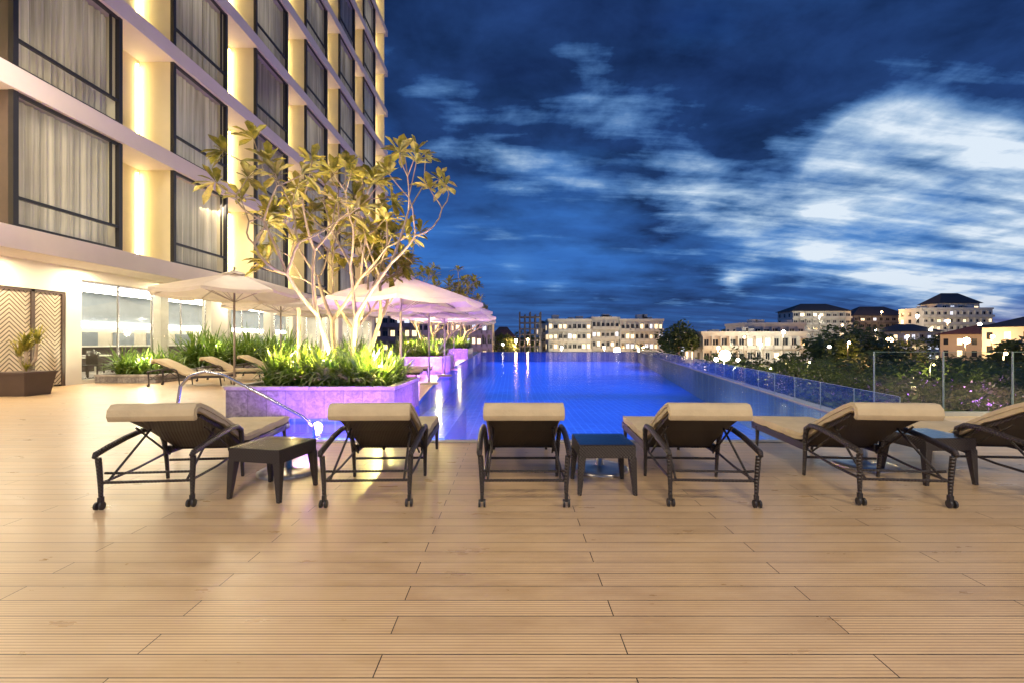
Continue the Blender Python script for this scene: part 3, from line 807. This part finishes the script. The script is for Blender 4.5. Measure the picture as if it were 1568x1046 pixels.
pb('town_house',1030,1075,514,170,3,4,wallB,lit=.5)
e=empty('building_under_construction'); mb=MB(); d=140
for i in range(5):
    x=wx(796+8*i,d)
    for yy in(d,d+5): mb.box(x-.2,x+.2,yy-.2,yy+.2,-12,wz(478,d)-(i%2)*.8)
for q in range(6): mb.box(wx(796,d),wx(828,d),d-.3,d+5.3,wz(485+9*q,d)-.3,wz(485+9*q,d))
mb.obj('frame',[wallD],e)

def foliage(name,blobs,per,ls,mat=darkLeaf,trunks=True):
    mb=MB()
    for (x,y,z,r) in blobs:
        sub=[(Vector((U(-1,1),U(-1,1),U(-.6,1))).normalized()*r*U(.35,.8),r*U(.3,.5)) for _ in range(9)]
        for i in range(per):
            o,rr=random.choice(sub)
            v_=Vector((random.gauss(0,1),random.gauss(0,1),random.gauss(0,1))).normalized()*rr*U(.6,1.08)
            p=Vector((x,y,z))+o+v_
            a=Vector((random.gauss(0,1),random.gauss(0,1),random.gauss(0,.6))).normalized(); b_=a.orthogonal().normalized()
            s=ls*U(.5,1.3)
            mb.face([p-a*s,p+b_*s*.45,p+a*s,p-b_*s*.45])
        if trunks: mb.tube([(x,y,-12),(x+U(-.3,.3),y,z*.5-6),(x,y,z)],[.28,.2,.12],6,1)
    return mb.obj(name,[mat,barkM])
bl=[]
for i in range(95):
    y=U(11,44); x0=5.9+.2035*(y-6.9)+2.4; x=x0+U(0,1)*(8+y*.8); r=U(1.5,2.6)
    bl.append((x,y,-.45-r*.9+U(-.5,.4)-max(0,(14-y))*.15,r))
foliage('tree_canopy',bl,640,.14)
bl=[]
for i in range(60):
    y=U(45,105); x=U(22,1.2*y); r=U(2.5,4.2)
    bl.append((x,y,U(-4.5,-2.2)-r*.4+.6,r))
foliage('tree_row',bl,380,.42)
bl=[]
for px,py,d,r in[(1040,500,120,5),(1025,505,118,4),(1062,508,122,4),(1245,520,95,4.2),(1270,512,100,5),(1300,507,100,6),(1330,512,100,5.5),(1355,518,98,4.5),(1290,525,80,4),(1395,520,110,4.5),(1545,505,110,5),(770,520,120,4),(800,515,150,5),(815,512,160,4),(1440,512,140,5),(1100,507,150,4),(1125,505,160,5),(1150,508,170,4),(1560,525,70,3.4)]:
    bl.append((wx(px,d),d,wz(py,d)-r*.7,r))
foliage('tree_row',bl,700,.55)

poleM=pmat('lamp_pole',(.03,.03,.03),.5)
def street(px,py,d,col,en,r=.28):
    x=wx(px,d); z=wz(py,d)
    e=empty('street_lamp',(x,d,0)); mb=MB(); s=min(1,r/.2)
    mb.tube([(0,.3,-12),(0,.3,z-.3),(0,.2,z+.05),(0,0,z+.08)],[.1*s,.06*s,.04*s,.03*s],8,0); mb.obj('pole',[poleM],e)
    mb=MB(); mb.sphere((0,0,z-.1),r,0,10,6); mb.obj('globe',[emat('street_globe',col,60)],e)
    if en: lamp('lamp','POINT',(0,0,z-.1-r-.35),en*1.4,col,.15,parent=e)
OR=(1,.56,.22); WH=(1,.9,.65); FILL_YG=(1,.8,.35); REFL_PU=(.6,.2,1)
for a in[(1110,543,62,WH,3500,.72),(945,536,95,WH,1800,.7),(1362,521,105,OR,4000,.7),(1480,521,110,OR,4500,.7),(1130,550,60,WH,0,.2),(1097,549,66,WH,0,.3),(975,541,70,WH,0,.16),
    (790,521,118,OR,2500,.4),(808,520,140,OR,3000,.4),(1500,497,170,WH,6000,.6),(1452,492,180,OR,5000,.6),(1405,484,190,WH,4000,.6),(1200,508,112,WH,2500,.4),(1300,524,75,OR,1200,.2),
    (860,532,138,WH,3500,.35),(925,532,138,WH,3500,.35),(985,532,138,OR,3500,.35),(1100,532,112,OR,3000,.35),(1165,527,112,WH,2500,.35),(1540,540,60,OR,1800,.2),(1240,553,45,FILL_YG,900,.07),(1180,562,38,FILL_YG,500,.05),(1430,556,33,FILL_YG,600,.05),(1255,485,205,WH,6000,.4),(1350,478,215,OR,6000,.4),(700,528,100,(.7,.4,1),2500,.25),  # small yellow lamps are added fill for the treetops
    (1390,515,130,OR,2500,.4),(1425,505,150,WH,0,.4),(1520,515,100,OR,2000,.35),(1270,530,85,WH,0,.25),(1465,572,28,REFL_PU,1200,.05),  # purple lamp is added, in place of a violet reflection in the glass
    (1225,500,180,OR,0,.35),(1290,498,190,OR,0,.35),(1340,505,160,WH,0,.35),(1550,498,150,OR,0,.35),(1060,522,150,OR,0,.3),(1090,520,170,WH,0,.3),(1140,516,112,OR,0,.25),(770,527,112,WH,0,.25)]:
    street(*a)
